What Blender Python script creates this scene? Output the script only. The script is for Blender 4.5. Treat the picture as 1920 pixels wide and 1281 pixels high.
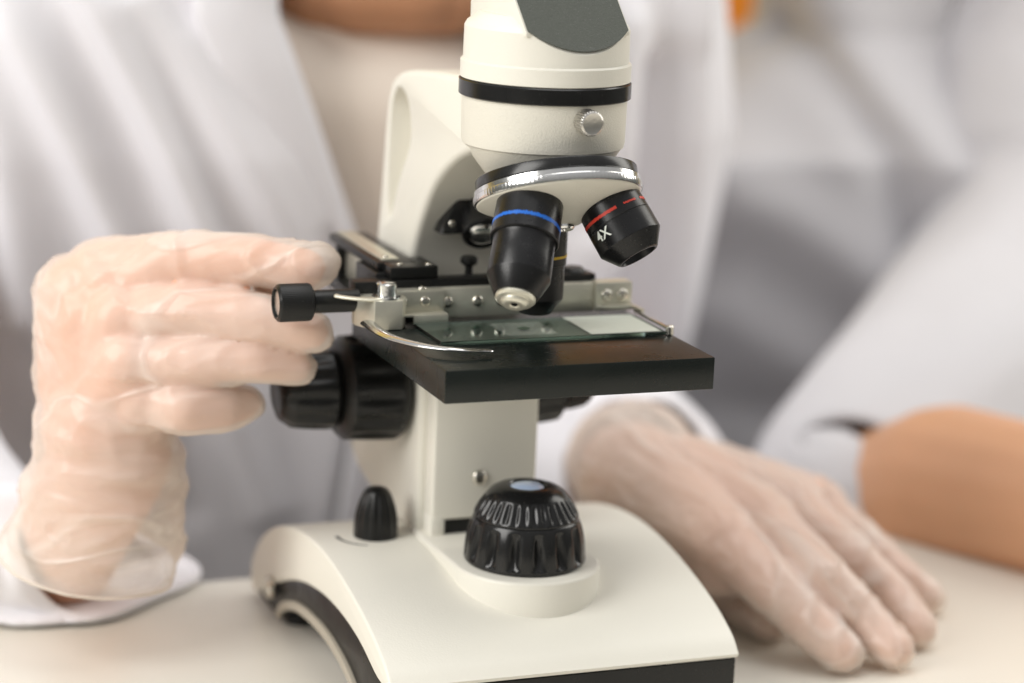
import bpy, bmesh, math, random
import numpy as np
from mathutils import Vector, Matrix, noise
random.seed(7)
C = bpy.context.scene
for o in list(bpy.data.objects): bpy.data.objects.remove(o)

# ---------------------------------------------------------------- camera
# everything is modelled in centimetres, origin on the microscope stage (stage top = 0); the table top is at TZ
TZ = -12.4
S = 0.01
def W(v): return Vector((v[0]*S, v[1]*S, (v[2]-TZ)*S))
CAM = np.array([-28.561, -71.204, 17.173]); YAW, PITCH, ROLL = 0.373854, 0.224351, 0.039912
FPX = 85/36*1920
def cam_axes():
    f = np.array([math.sin(YAW)*math.cos(PITCH), math.cos(YAW)*math.cos(PITCH), -math.sin(PITCH)])
    r = np.array([math.cos(YAW), -math.sin(YAW), 0.0]); u = np.cross(r, f)
    c, s = math.cos(ROLL), math.sin(ROLL)
    return c*r+s*u, -s*r+c*u, f
CR, CU, CF = cam_axes()
def ray(px, py): return CF + CR*(px-960)/FPX - CU*(py-640.5)/FPX
def at(px, py, ax, val):
    "measured point of the place: where the sight line of a photo pixel meets the plane axis=val"
    d = ray(px, py); return CAM + d*((val-CAM[ax])/d[ax])
def atd(px, py, dep): return CAM + dep*ray(px, py)

cam = bpy.data.cameras.new('camera'); co = bpy.data.objects.new('camera', cam); C.collection.objects.link(co)
m = Matrix([[CR[i], CU[i], -CF[i]] for i in range(3)]).to_4x4(); m.translation = W(CAM)
co.matrix_world = m
cam.lens = 85; cam.sensor_width = 36; cam.clip_start = 0.05; cam.clip_end = 50
cam.dof.use_dof = True; cam.dof.focus_distance = 0.758; cam.dof.aperture_fstop = 4.3; cam.dof.aperture_blades = 9
C.camera = co
C.view_settings.view_transform = 'Standard'; C.view_settings.look = 'None'
C.view_settings.exposure = 0.0; C.view_settings.gamma = 1.0

# ---------------------------------------------------------------- world: dim warm indoor surroundings
w = bpy.data.worlds.new('World'); C.world = w; w.use_nodes = True
nt = w.node_tree; nt.nodes.clear()
tc = nt.nodes.new('ShaderNodeTexCoord'); sep = nt.nodes.new('ShaderNodeSeparateXYZ')
nt.links.new(tc.outputs['Generated'], sep.inputs[0])
rmp = nt.nodes.new('ShaderNodeValToRGB'); e = rmp.color_ramp.elements
e[0].position = 0.30; e[0].color = (0.11, 0.095, 0.085, 1); e[1].position = 0.95; e[1].color = (0.95, 0.95, 0.97, 1)
k = e.new(0.5); k.color = (0.26, 0.27, 0.25, 1); k = e.new(0.62); k.color = (0.5, 0.49, 0.47, 1)
ma = nt.nodes.new('ShaderNodeMath'); ma.operation = 'MULTIPLY_ADD'; ma.inputs[1].default_value = .5; ma.inputs[2].default_value = .5
nt.links.new(sep.outputs['Z'], ma.inputs[0]); nt.links.new(ma.outputs[0], rmp.inputs[0])
bg = nt.nodes.new('ShaderNodeBackground'); bg.inputs['Strength'].default_value = 0.58
ow = nt.nodes.new('ShaderNodeOutputWorld')
nt.links.new(rmp.outputs[0], bg.inputs[0]); nt.links.new(bg.outputs[0], ow.inputs[0])

# ---------------------------------------------------------------- soft lamps of the room
def area(name, loc, tgt, size, power, col, sy=None):
    l = bpy.data.lights.new(name, 'AREA'); l.energy = power; l.color = col; l.size = size
    if sy: l.shape = 'RECTANGLE'; l.size_y = sy
    o = bpy.data.objects.new(name, l); C.collection.objects.link(o)
    o.location = W(loc); o.rotation_euler = (W(tgt)-W(loc)).to_track_quat('-Z', 'Y').to_euler()
    return o
area('softbox_light', (-95, -25, 62), (0, 4, -2), 0.60, 12.8, (1.0, 0.98, 0.945), 0.8)
area('ceiling_light', (15, 5, 110), (0, 12, -5), 0.7, 4.6, (1.0, 0.985, 0.96))
area('window_light', (75, 10, 40), (3, 5, 2), 0.35, 2.8, (1.0, 0.97, 0.90), 0.6)

# ---------------------------------------------------------------- materials
def mat(name, col, rough=0.5, metal=0.0, bump=0.0, bscale=300, var=0.0, vscale=40, spec=0.5, alpha=1, trans=0, ior=1.45, coat=0, sss=0, sheen=0, rvar=0.0, aniso=0):
    m = bpy.data.materials.new(name); m.use_nodes = True
    n = m.node_tree.nodes; l = m.node_tree.links; b = n['Principled BSDF']
    b.inputs['Base Color'].default_value = (*col, 1); b.inputs['Roughness'].default_value = rough
    b.inputs['Metallic'].default_value = metal; b.inputs['Specular IOR Level'].default_value = spec
    b.inputs['Alpha'].default_value = alpha; b.inputs['Transmission Weight'].default_value = trans
    b.inputs['IOR'].default_value = ior; b.inputs['Coat Weight'].default_value = coat
    if sss:
        b.inputs['Subsurface Weight'].default_value = sss; b.inputs['Subsurface Radius'].default_value = (1, .35, .2)
        b.inputs['Subsurface Scale'].default_value = .006
    if sheen: b.inputs['Sheen Weight'].default_value = sheen
    t = n.new('ShaderNodeTexCoord')
    if var or rvar:
        nz = n.new('ShaderNodeTexNoise'); nz.inputs['Scale'].default_value = vscale; nz.inputs['Detail'].default_value = 5
        l.new(t.outputs['Object'], nz.inputs['Vector'])
        if var:
            mx = n.new('ShaderNodeMix'); mx.data_type = 'RGBA'
            mx.inputs[6].default_value = (*[max(0, c*(1-var)) for c in col], 1); mx.inputs[7].default_value = (*[min(1, c*(1+var)) for c in col], 1)
            l.new(nz.outputs['Fac'], mx.inputs[0]); l.new(mx.outputs[2], b.inputs['Base Color'])
        if rvar:
            mr = n.new('ShaderNodeMapRange'); mr.inputs[1].default_value = .3; mr.inputs[2].default_value = .7
            mr.inputs[3].default_value = max(.02, rough-rvar); mr.inputs[4].default_value = rough+rvar
            l.new(nz.outputs['Fac'], mr.inputs[0]); l.new(mr.outputs[0], b.inputs['Roughness'])
    if bump:
        nb = n.new('ShaderNodeTexNoise'); nb.inputs['Scale'].default_value = bscale; nb.inputs['Detail'].default_value = 3
        l.new(t.outputs['Object'], nb.inputs['Vector'])
        bp = n.new('ShaderNodeBump'); bp.inputs['Strength'].default_value = bump; bp.inputs['Distance'].default_value = .0003
        l.new(nb.outputs['Fac'], bp.inputs['Height']); l.new(bp.outputs[0], b.inputs['Normal'])
    return m
M = {}
def dust(name, amount=.745, col=(.16, .16, .15), scale=2600):
    m = M[name]; n = m.node_tree.nodes; l = m.node_tree.links; b = n['Principled BSDF']
    t = n.new('ShaderNodeTexCoord'); z = n.new('ShaderNodeTexNoise'); z.inputs['Scale'].default_value = scale; z.inputs['Detail'].default_value = 1
    l.new(t.outputs['Object'], z.inputs['Vector'])
    g = n.new('ShaderNodeMapRange'); g.inputs[1].default_value = amount; g.inputs[2].default_value = amount+.04; l.new(z.outputs['Fac'], g.inputs[0])
    x = n.new('ShaderNodeMix'); x.data_type = 'RGBA'; x.inputs[7].default_value = (*col, 1)
    if b.inputs['Base Color'].links: l.new(b.inputs['Base Color'].links[0].from_socket, x.inputs[6])
    else: x.inputs[6].default_value = b.inputs['Base Color'].default_value
    l.new(g.outputs[0], x.inputs[0]); l.new(x.outputs[2], b.inputs['Base Color'])
M['paint'] = mat('ivory_paint', (.80, .775, .69), .42, bump=.25, bscale=1400, rvar=.05, vscale=60)
M['paint_rough'] = mat('textured_ivory_paint', (.75, .72, .63), .48, bump=.55, bscale=1800)
M['black_gloss'] = mat('black_glossy_plastic', (.012, .012, .012), .22, rvar=.06, vscale=80)
M['black'] = mat('black_plastic', (.009, .009, .0085), .33, spec=.4, bump=.15, bscale=900, rvar=.08, vscale=90)
M['anod'] = mat('black_anodised_metal', (.008, .008, .0085), .30, spec=.45, rvar=.05, vscale=150, bump=.08, bscale=1500)
M['stage'] = mat('black_stage_enamel', (.008, .011, .0095), .28, bump=.12, bscale=1600, rvar=.06, vscale=70, spec=.45)  # slight teal reflection tinted into the black base colour
M['panel'] = mat('dark_grey_textured_film', (.075, .082, .068), .62, bump=.9, bscale=2200, var=.25, vscale=1500)
M['chrome'] = mat('polished_chrome', (.80, .80, .79), .19, 1, rvar=.05, vscale=200, bump=.1, bscale=900)
M['nickel'] = mat('brushed_nickel', (.70, .68, .58), .42, .8, rvar=.07, vscale=120, bump=.12, bscale=900)
M['screw'] = mat('nickel_screw_metal', (.66, .63, .56), .2, 1)
M['steel'] = mat('machined_steel', (.60, .58, .54), .33, 1, bump=.25, bscale=1100)
M['blue'] = mat('blue_band_paint', (.01, .13, .55), .35)
M['red'] = mat('red_band_paint', (.62, .05, .03), .4)
M['yellow'] = mat('yellow_band_paint', (.6, .38, .02), .4)
M['white_ink'] = mat('white_ink', (.75, .78, .72), .5)
M['grey_ink'] = mat('grey_ink', (.05, .05, .05), .5)
M['strip'] = mat('grey_side_strip', (.42, .38, .31), .4, bump=.1)
M['label'] = mat('paper_label', (.62, .65, .57), .7, var=.06, vscale=300)
M['lens'] = mat('lens_glass', (.55, .68, .9), .05, spec=1, coat=1)
M['specimen'] = mat('stained_specimen', (.06, .10, .07), .5, var=.5, vscale=900)
M['gap_shade'] = mat('gap_shade_black', (.006, .006, .006), .6)
M['table'] = mat('cream_laminate', (.84, .80, .71), .3, bump=.06, bscale=900, rvar=.015, vscale=90)
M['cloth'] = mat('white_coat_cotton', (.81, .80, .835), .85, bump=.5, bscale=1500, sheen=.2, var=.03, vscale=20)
M['cloth2'] = mat('shaded_white_coat_cotton', (.58, .57, .59), .85, bump=.5, bscale=1500, sheen=.1, var=.04, vscale=20)  # white cotton as well; its weaker light is put into the grey base colour
M['shirt'] = mat('pale_beige_knit', (.90, .80, .70), .9, bump=.5, bscale=900)
M['skin'] = mat('pale_skin', (.78, .43, .29), .5, sss=.12, bump=.25, bscale=500, var=.13, vscale=45)
M['skin_face'] = mat('tan_skin', (.52, .26, .14), .5, sss=.12, bump=.2, bscale=400, var=.06, vscale=25)
M['skin2'] = mat('warm_tan_skin', (.66, .36, .21), .5, sss=.12, bump=.3, bscale=300, var=.2, vscale=14)
M['hair'] = mat('dark_brown_hair', (.03, .015, .01), .45)
M['wall'] = mat('orange_wall_paint', (.80, .27, .02), .7, var=.05, vscale=4)
M['wally'] = mat('yellow_wall_paint', (.85, .62, .18), .7, var=.05, vscale=4)
M['floor'] = mat('grey_vinyl_floor', (.32, .32, .34), .6, var=.08, vscale=8)
M['glass'] = mat('slide_glass', (.62, .90, .82), .03, trans=1, ior=1.5)
M['cover'] = mat('cover_glass', (.85, .9, .8), .08, alpha=.10)

for q_ in ('stage', 'anod', 'black', 'black_gloss', 'panel'): dust(q_, .76 if q_ != 'panel' else .70)
def glove_mat(name, scl, base=.42):
    "thin milky vinyl film: part clear, part diffuse white, glossy creases"
    m = bpy.data.materials.new(name); m.use_nodes = True; n = m.node_tree.nodes; l = m.node_tree.links; n.clear()
    out = n.new('ShaderNodeOutputMaterial'); t = n.new('ShaderNodeTexCoord')
    mp = n.new('ShaderNodeMapping'); mp.inputs['Rotation'].default_value = (.1, .12, .1); mp.inputs['Scale'].default_value = scl
    l.new(t.outputs['Object'], mp.inputs[0])
    nz = n.new('ShaderNodeTexNoise'); nz.inputs['Scale'].default_value = 1.0; nz.inputs['Detail'].default_value = 4; nz.inputs['Distortion'].default_value = .7
    l.new(mp.outputs[0], nz.inputs['Vector'])
    # creases: thin bright ridges where the film is doubled; the film is denser seen edge-on
    n2 = n.new('ShaderNodeTexNoise'); n2.inputs['Scale'].default_value = .8; n2.inputs['Detail'].default_value = 2; n2.inputs['Distortion'].default_value = .5; l.new(mp.outputs[0], n2.inputs['Vector'])
    def mth(op, a, b=None):
        q = n.new('ShaderNodeMath'); q.operation = op; q.use_clamp = False
        for k_, v_ in enumerate((a, b)):
            if v_ is None: continue
            if isinstance(v_, (int, float)): q.inputs[k_].default_value = v_
            else: l.new(v_, q.inputs[k_])
        return q.outputs[0]
    ridge = mth('ABSOLUTE', mth('SUBTRACT', n2.outputs['Fac'], .5)); ridge = mth('MAXIMUM', mth('SUBTRACT', 1.0, mth('MULTIPLY', ridge, 30.0)), 0.0)
    lw = n.new('ShaderNodeLayerWeight'); lw.inputs[0].default_value = .35
    cov = mth('ADD', mth('MULTIPLY', nz.outputs['Fac'], .75), mth('ADD', mth('MULTIPLY', lw.outputs['Facing'], .40), mth('MULTIPLY', ridge, .22)))
    mr = n.new('ShaderNodeMapRange'); mr.inputs[1].default_value = .30; mr.inputs[2].default_value = .95; mr.inputs[3].default_value = base; mr.inputs[4].default_value = .92
    l.new(cov, mr.inputs[0])
    hgt = mth('ADD', nz.outputs['Fac'], mth('MULTIPLY', ridge, .35))
    bp = n.new('ShaderNodeBump'); bp.inputs['Strength'].default_value = .55; bp.inputs['Distance'].default_value = .0025; l.new(hgt, bp.inputs['Height'])
    tr = n.new('ShaderNodeBsdfTransparent'); tr.inputs[0].default_value = (1, .97, .94, 1)
    pb = n.new('ShaderNodeBsdfPrincipled'); pb.inputs['Base Color'].default_value = (.94, .89, .82, 1); pb.inputs['Roughness'].default_value = .24
    l.new(bp.outputs[0], pb.inputs['Normal'])
    tl = n.new('ShaderNodeBsdfTranslucent'); tl.inputs[0].default_value = (.9, .8, .68, 1)
    m1 = n.new('ShaderNodeMixShader'); m1.inputs[0].default_value = .25; l.new(pb.outputs[0], m1.inputs[1]); l.new(tl.outputs[0], m1.inputs[2])
    m2 = n.new('ShaderNodeMixShader'); l.new(mr.outputs[0], m2.inputs[0]); l.new(tr.outputs[0], m2.inputs[1]); l.new(m1.outputs[0], m2.inputs[2])
    l.new(m2.outputs[0], out.inputs[0]); return m
M['glove'] = glove_mat('milky_vinyl_glove', (7, 34, 34)); M['glove2'] = glove_mat('milky_vinyl_glove', (34, 9, 30), .52)

# ---------------------------------------------------------------- mesh helpers (all coordinates in scene centimetres)
ORG = {}
def empty(name, loc, label, cat, group=None):
    o = bpy.data.objects.new(name, None); C.collection.objects.link(o); o.location = W(loc); o.empty_display_size = .02
    ORG[o.name] = W(loc); o['label'] = label; o['category'] = cat
    if group: o['group'] = group
    return o
def tag(o, label=None, cat=None, group=None, kind=None):
    if label: o['label'] = label
    if cat: o['category'] = cat
    if group: o['group'] = group
    if kind: o['kind'] = kind
    return o
def obj(name, bm, material, parent=None, label=None, sharp=35, smooth=True):
    "links a bmesh (cm coordinates) as ONE mesh object with its origin at the middle of its shape"
    if isinstance(bm, bpy.types.Mesh): me = bm
    else:
        bmesh.ops.recalc_face_normals(bm, faces=bm.faces); me = bpy.data.meshes.new(name); bm.to_mesh(me); bm.free()
    me.name = name
    n = len(me.vertices); a = np.empty(n*3); me.vertices.foreach_get('co', a); a = a.reshape(-1, 3)
    a[:, 2] -= TZ; a *= S
    c = (a.max(0)+a.min(0))/2; a -= c; me.vertices.foreach_set('co', a.ravel())
    me.polygons.foreach_set('use_smooth', [smooth]*len(me.polygons)); me.update()
    if smooth: me.set_sharp_from_angle(angle=math.radians(sharp))
    if not isinstance(material, (list, tuple)): material = [material]
    for x in material: me.materials.append(M[x] if isinstance(x, str) else x)
    o = bpy.data.objects.new(name, me); C.collection.objects.link(o)
    c = Vector(c); ORG[o.name] = c
    if parent: o.parent = parent; o.location = c-ORG[parent.name]
    else: o.location = c
    if label: o['label'] = label
    return o
def frame(p, d, ref=(0, 0, 1)):
    "matrix whose Z axis is d, origin p"
    z = Vector(d).normalized(); r = Vector(ref)
    if abs(z.dot(r)) > .98: r = Vector((0, 1, 0)) if abs(z.y) < .9 else Vector((1, 0, 0))
    x = r.cross(z).normalized(); y = z.cross(x)
    m = Matrix((x, y, z)).transposed().to_4x4(); m.translation = Vector(p); return m
def box(bm, lo, hi, bev=0, seg=2, mx=None):
    r = bmesh.ops.create_cube(bm, size=1); vs = r['verts']
    for v in vs:
        v.co = Vector([lo[i]+(v.co[i]+.5)*(hi[i]-lo[i]) for i in range(3)])
    if bev:
        ed = list({e for v in vs for e in v.link_edges})
        r = bmesh.ops.bevel(bm, geom=ed, offset=bev, segments=seg, profile=.5, affect='EDGES'); vs = list(set(r['verts']) | {v for v in vs if v.is_valid})
    if mx is not None:
        for v in vs: v.co = mx @ v.co
    return bm
def lathe(bm, prof, mx=None, seg=96, fr=None, close=True):
    "prof = [(r, h)...] along local Z; fr(theta, h, r) may change the radius"
    mx = mx or Matrix(); rings = []
    for (r, h) in prof:
        if r < 1e-5: rings.append([bm.verts.new(mx @ Vector((0, 0, h)))]); continue
        ring = []
        for i in range(seg):
            t = 2*math.pi*i/seg; rr = fr(t, h, r) if fr else r
            ring.append(bm.verts.new(mx @ Vector((rr*math.cos(t), rr*math.sin(t), h))))
        rings.append(ring)
    for a, b in zip(rings, rings[1:]):
        if len(a) == 1 and len(b) == 1: continue
        for i in range(seg):
            j = (i+1) % seg
            if len(a) == 1: bm.faces.new((a[0], b[i], b[j]))
            elif len(b) == 1: bm.faces.new((a[i], a[j], b[0]))
            else: bm.faces.new((a[i], a[j], b[j], b[i]))
    return bm
def cyl(bm, p0, p1, r, seg=32, bev=.03):
    p0, p1 = Vector(p0), Vector(p1); L = (p1-p0).length
    return lathe(bm, [(0, 0), (r-bev, 0), (r, bev), (r, L-bev), (r-bev, L), (0, L)], frame(p0, p1-p0), seg)
def prism(bm, pts, x0, x1, bev=0, seg=3, axis=0):
    "polygon pts extruded along axis from x0 to x1"
    def P(a, b, x): return {0: (x, a, b), 1: (a, x, b), 2: (a, b, x)}[axis]
    A = [bm.verts.new(P(a, b, x0)) for a, b in pts]; B = [bm.verts.new(P(a, b, x1)) for a, b in pts]
    n = len(pts); f0 = bm.faces.new(A); f1 = bm.faces.new(B[::-1])
    for i in range(n): bm.faces.new((A[i], A[(i+1) % n], B[(i+1) % n], B[i]))
    bmesh.ops.recalc_face_normals(bm, faces=bm.faces)
    if bev:
        ed = list(set(f0.edges) | set(f1.edges))
        bmesh.ops.bevel(bm, geom=ed, offset=bev, segments=seg, profile=.5, affect='EDGES', clamp_overlap=True)
    return bm
def spline(pts, n=8, closed=False):
    "Catmull-Rom through the points"
    pts = [np.array(p, float) for p in pts]; N = len(pts); out = []
    for i in range(N if closed else N-1):
        g = (lambda k: pts[k % N]) if closed else (lambda k: pts[min(max(k, 0), N-1)])
        a, b, c, d = g(i-1), g(i), g(i+1), g(i+2)
        for k in range(n):
            t = k/n; out.append(.5*((2*b)+(-a+c)*t+(2*a-5*b+4*c-d)*t*t+(-a+3*b-3*c+d)*t**3))
    if not closed: out.append(pts[-1])
    return out
def sweep(bm, path, rad, seg=12, flat=None, ref=(0, 0, 1), caps=True, disp=None):
    "tube along path; rad = number or list; flat=(a,b) scales the section across / along ref"
    path = [Vector(p) for p in path]; n = len(path); rings = []
    for i, p in enumerate(path):
        t = (path[min(i+1, n-1)]-path[max(i-1, 0)]).normalized(); m = frame(p, t, ref)
        r = rad[i] if hasattr(rad, '__len__') else rad; ring = []
        for k in range(seg):
            a = 2*math.pi*k/seg; x, y = math.cos(a)*r, math.sin(a)*r
            if flat: x *= flat[0]; y *= flat[1]
            if disp: s = disp(i/(n-1), a); x *= s; y *= s
            ring.append(bm.verts.new(m @ Vector((x, y, 0))))
        rings.append(ring)
    for a, b in zip(rings, rings[1:]):
        for i in range(seg): bm.faces.new((a[i], a[(i+1) % seg], b[(i+1) % seg], b[i]))
    if caps: bm.faces.new(rings[0][::-1]); bm.faces.new(rings[-1])
    return bm
def evaluated(bm, mods):
    me = bpy.data.meshes.new('work'); bm.to_mesh(me); bm.free()
    o = bpy.data.objects.new('work', me); C.collection.objects.link(o)
    for kind, args in mods:
        md = o.modifiers.new('m', kind)
        for a, b in args.items(): setattr(md, a, b)
    bpy.context.view_layer.update(); dg = bpy.context.evaluated_depsgraph_get()
    r = bpy.data.meshes.new_from_object(o.evaluated_get(dg)); r.materials.clear()
    bpy.data.objects.remove(o); bpy.data.meshes.remove(me); return r
def capsule(bm, p0, r0, p1, r1, seg=14):
    p0, p1 = Vector(p0), Vector(p1); L = (p1-p0).length; prof = []
    for i in range(6): a = math.pi/2*i/5; prof.append((r0*math.sin(a), -r0*math.cos(a)))
    for i in range(6): a = math.pi/2*i/5; prof.append((r1*math.cos(a), L+r1*math.sin(a)))
    lathe(bm, prof, frame(p0, p1-p0) if L > 1e-4 else Matrix.Translation(p0), seg)
def organic(caps, voxel=.15, smooth=6, extra=None, grow=0.0):
    "one continuous skin over overlapping tapered limbs"
    bm = bmesh.new()
    for a, ra, b, rb in caps: capsule(bm, a, ra+grow, b, rb+grow)
    bmesh.ops.recalc_face_normals(bm, faces=bm.faces)
    return evaluated(bm, [('REMESH', dict(mode='VOXEL', voxel_size=voxel)), ('SMOOTH', dict(factor=.5, iterations=smooth))])
def chain(pts, rs): return [(pts[i], rs[i], pts[i+1], rs[i+1]) for i in range(len(pts)-1)]

# ================================================================= SETTING
bm = bmesh.new(); box(bm, (-150, -160, -90), (160, 160, -88.2))
tag(obj('floor', bm, 'floor', smooth=False), kind='structure')
bm = bmesh.new(); box(bm, (-150, 92, -88), (190, 98, 90))
tag(obj('wall', bm, 'wally', smooth=False), 'pale yellow painted wall glimpsed beside the neck of the person', 'wall')
cbx = at(1300, 50, 1, 80)[0]
cb_ = empty('cabinet', (cbx+20, 84, -88), 'orange cabinet glimpsed between the two white coats', 'cabinet')
bm = bmesh.new(); box(bm, (cbx, 80, -88), (cbx+60, 91, 60), .3); obj('carcass', bm, 'wall', cb_)
for k_ in range(2):
    bm = bmesh.new(); box(bm, (cbx+1+29.3*k_, 79, -80), (cbx+29.6+29.3*k_, 79.95, 58), .2); dr_ = obj('door', bm, 'wall', cb_)
    bm = bmesh.new(); cyl(bm, (cbx+26+6*k_, 78.9, -10), (cbx+26+6*k_, 77, -10), .7); obj('handle', bm, 'steel', dr_)
tb = empty('table', (0, -10, -88), 'cream laminate table that the microscope and the gloved hands rest on', 'table')
bm = bmesh.new(); box(bm, (-75, -62, TZ-2.6), (80, 13.9, TZ), .25, 3); obj('tabletop', bm, 'table', tb)
for x in (-70, 72):
    for y in (-57, 8):
        bm = bmesh.new(); box(bm, (x, y, -88), (x+4, y+4, TZ-2.6), .2); obj('leg', bm, 'table', tb)

# ================================================================= MICROSCOPE
mi = empty('microscope', (0, 3, TZ), 'ivory and black compound microscope in the middle of the table', 'microscope')
# ---- base
TP = [(-4.55, -10.0), (-3.9, -9.45), (-2.3, -8.8), (0, -8.25), (2.4, -7.92), (4.6, -7.92), (7.1, -8.3), (9.3, -9.05), (11.0, -10.1), (11.9, -11.2), (11.8, -12.15)]
WB = [(11.2, -12.1), (8.9, -11.0), (6, -9.95), (3.4, -9.45), (1, -9.35), (-1.3, -9.6), (-3.3, -10.15), (-4.5, -10.12)]
top = [tuple(p) for p in spline(TP, 6)]; wb = [tuple(p) for p in spline(WB, 5)]
bm = bmesh.new(); prism(bm, top+wb, -6, 6, .22, 4)
base = obj('base', bm, 'paint', mi, 'ivory arched base shell', sharp=50)
AR = [(-2.1, TZ+.02), (-1.8, -12.1), (-.1, -11.3), (1.9, -10.9), (3.8, -10.85), (5.9, -11.05), (7.6, -11.6), (8.3, TZ+.25)]
ar = [tuple(p) for p in spline(AR, 5)]
wb_in = [(a, b-.004) for a, b in wb]
low = [(-4.42, -12.3), (-4.35, TZ+.02)]
bm = bmesh.new(); prism(bm, wb_in[:-1]+[(-4.44, -10.2)]+low+ar+[(8.6, TZ+.22), (11.2, TZ+.3)], -5.86, 5.9, .06, 2)
obj('base_inner', bm, 'black', base, sharp=40)
bm = bmesh.new()
ar2 = [(a, b) for a, b in ar]; off = []
for i, (a, b) in enumerate(ar):
    p = np.array(ar[max(i-1, 0)]); q = np.array(ar[min(i+1, len(ar)-1)]); t = (q-p)/np.linalg.norm(q-p)
    off.append((a-t[1]*-.0+(-t[1])*.32*1, b+t[0]*.32))
prism(bm, ar2+off[::-1], -6.0, -5.84, .03, 2)
obj('side_strip', bm, 'strip', base)
for x, y in ((-5.0, 8.6), (5.0, 8.6), (-5.0, -3.4), (5.0, -3.4)):
    bm = bmesh.new(); cyl(bm, (x, y, TZ), (x, y, TZ+.4), .6, 24); obj('foot', bm, 'black', base)
bm = bmesh.new(); cyl(bm, (-5.95, 8.9, -11.15), (-6.25, 8.9, -11.15), .42, 24, .1); obj('side_screw', bm, 'screw', base)
# raised pad under the illuminator, running back to the column
pad = [(0.12+2.47*math.cos(a), -.12+2.5*math.sin(a)) for a in np.linspace(math.pi*.98, math.pi*2.02, 40)]
bm = bmesh.new(); prism(bm, pad+[(2.35, 3.4), (1.9, 5), (-2.3, 5), (-2.45, 3.3)], -9.8, -7.72, .12, 3, axis=2)
obj('illuminator_mount', bm, 'paint', base)
# printed arc beside the brightness knob
bm = bmesh.new()
zs = -7.88
arcp = [(-3.9+1.12*math.cos(a), 4.1+1.12*math.sin(a)) for a in np.linspace(3.0, 4.3, 14)]
for i in range(13):
    w0 = .02+.11*(1-i/13); w1 = .02+.11*(1-(i+1)/13)
    (a, b), (c, d) = arcp[i], arcp[i+1]
    na = Vector((a+3.9, b-4.1, 0)).normalized(); nc = Vector((c+3.9, d-4.1, 0)).normalized()
    q = [Vector((a, b, zs)), Vector((c, d, zs)), Vector((c, d, zs))+nc*w1, Vector((a, b, zs))+na*w0]
    lo = [bm.verts.new(v) for v in q]; hi = [bm.verts.new(v+Vector((0, 0, .02))) for v in q]
    bm.faces.new(hi); bm.faces.new(lo[::-1])
    for k in range(4): bm.faces.new((lo[k], lo[(k+1) % 4], hi[(k+1) % 4], hi[k]))
obj('printed_arc', bm, 'grey_ink', base)
# ---- brightness knob
def flut(n, amp, h0, h1, sharp=1.0, phase=0.0):
    def f(t, h, r):
        if h <= h0 or h >= h1: return r
        wdw = math.sin(math.pi*(h-h0)/(h1-h0))**.6
        c = .5+.5*math.cos(n*t+phase)
        return r-amp*wdw*c**sharp
    return f
prof = [(0, 0), (.70, 0), (.76, .06)]+[(.76-.02*(h/.8)-.36*max(0, (h-.5)/1.3)**2.0, h) for h in np.linspace(.1, 1.62, 30)]+[(.36, 1.72), (.2, 1.78), (0, 1.79)]
bm = bmesh.new(); lathe(bm, prof, Matrix.Translation((-3.75, 4.1, -7.93)), 160, flut(14, .05, .1, 1.7, 1.5)); obj('brightness_knob', bm, 'black', mi)
# ---- illuminator knob
def ffr(t, h, r):
    if .18 < h < 1.38:
        wdw = math.sin(math.pi*(h-.18)/1.2)**.55; c = .5+.5*math.cos(15*t+.4); return r-.20*wdw*c**2.6
    if 1.62 < h < 2.25:
        wdw = math.sin(math.pi*(h-1.62)/.63)**.6; c = .5+.5*math.cos(32*t); return r-.08*wdw*c**1.6
    return r
prof = [(0, 0), (1.9, 0), (2.0, .05)]+[(2.03-.06*(h/1.5)-.22*(h/1.5)**3, h) for h in np.linspace(.1, 1.5, 46)]
prof += [(1.70, 1.54), (1.70, 1.58)]+[(1.74-.42*((h-1.6)/.7)**1.3, h) for h in np.linspace(1.6, 2.3, 26)]
prof += [(1.2, 2.42), (1.02, 2.52), (.8, 2.57), (.66, 2.58), (.60, 2.52), (.58, 2.45), (0, 2.45)]
il = (0.1, -.05, -7.72)
bm = bmesh.new(); lathe(bm, prof, Matrix.Translation(il), 480, ffr)
ill = obj('illuminator', bm, 'black_gloss', mi, 'black fluted illuminator knob with a pale lens on top')
bm = bmesh.new(); lathe(bm, [(.57, 2.46), (.54, 2.53), (.4, 2.60), (.2, 2.64), (0, 2.65)], Matrix.Translation(il), 64); obj('lens', bm, 'lens', ill)
# ---- arm and column
AP = [(4.0, -7.95), (4.0, -1.0), (5.6, -.6)]+[tuple(p) for p in spline([(5.95, 0.2), (5.35, 1.66), (4.5, 3.0), (3.3, 4.3), (1.55, 5.35), (-.1, 5.95)], 6)]
AP += [(-.1, 8.0), (1.4, 8.2)]+[tuple(p) for p in spline([(3.5, 8.1), (6.0, 7.85), (7.4, 7.55), (8.2, 6.95), (8.6, 5.6), (8.9, 3.4), (9.4, .5), (10.3, -3.0), (11.6, -5.6), (11.8, -6.6), (11.0, -7.3), (9.5, -7.7), (6.5, -8.0)], 5)]
armx = (-2.35, 1.95)
bm = bmesh.new(); prism(bm, AP, armx[0], armx[1], .32, 4)
PK = spline([(6.77, 7.1), (6.05, 6.65), (5.75, 5.8), (5.97, 5.1), (6.9, 3.9), (7.62, 2.6), (7.95, 2.7), (8.0, 4.5), (7.85, 6.3), (7.4, 7.0)], 5, True)
cb = bmesh.new(); prism(cb, [tuple(p) for p in PK], -3.2, -1.35); prism(cb, [tuple(p) for p in PK], 1.0, 2.9)
cme = bpy.data.meshes.new('cut'); cb.to_mesh(cme); cb.free(); cut = bpy.data.objects.new('cut', cme); C.collection.objects.link(cut)
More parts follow.
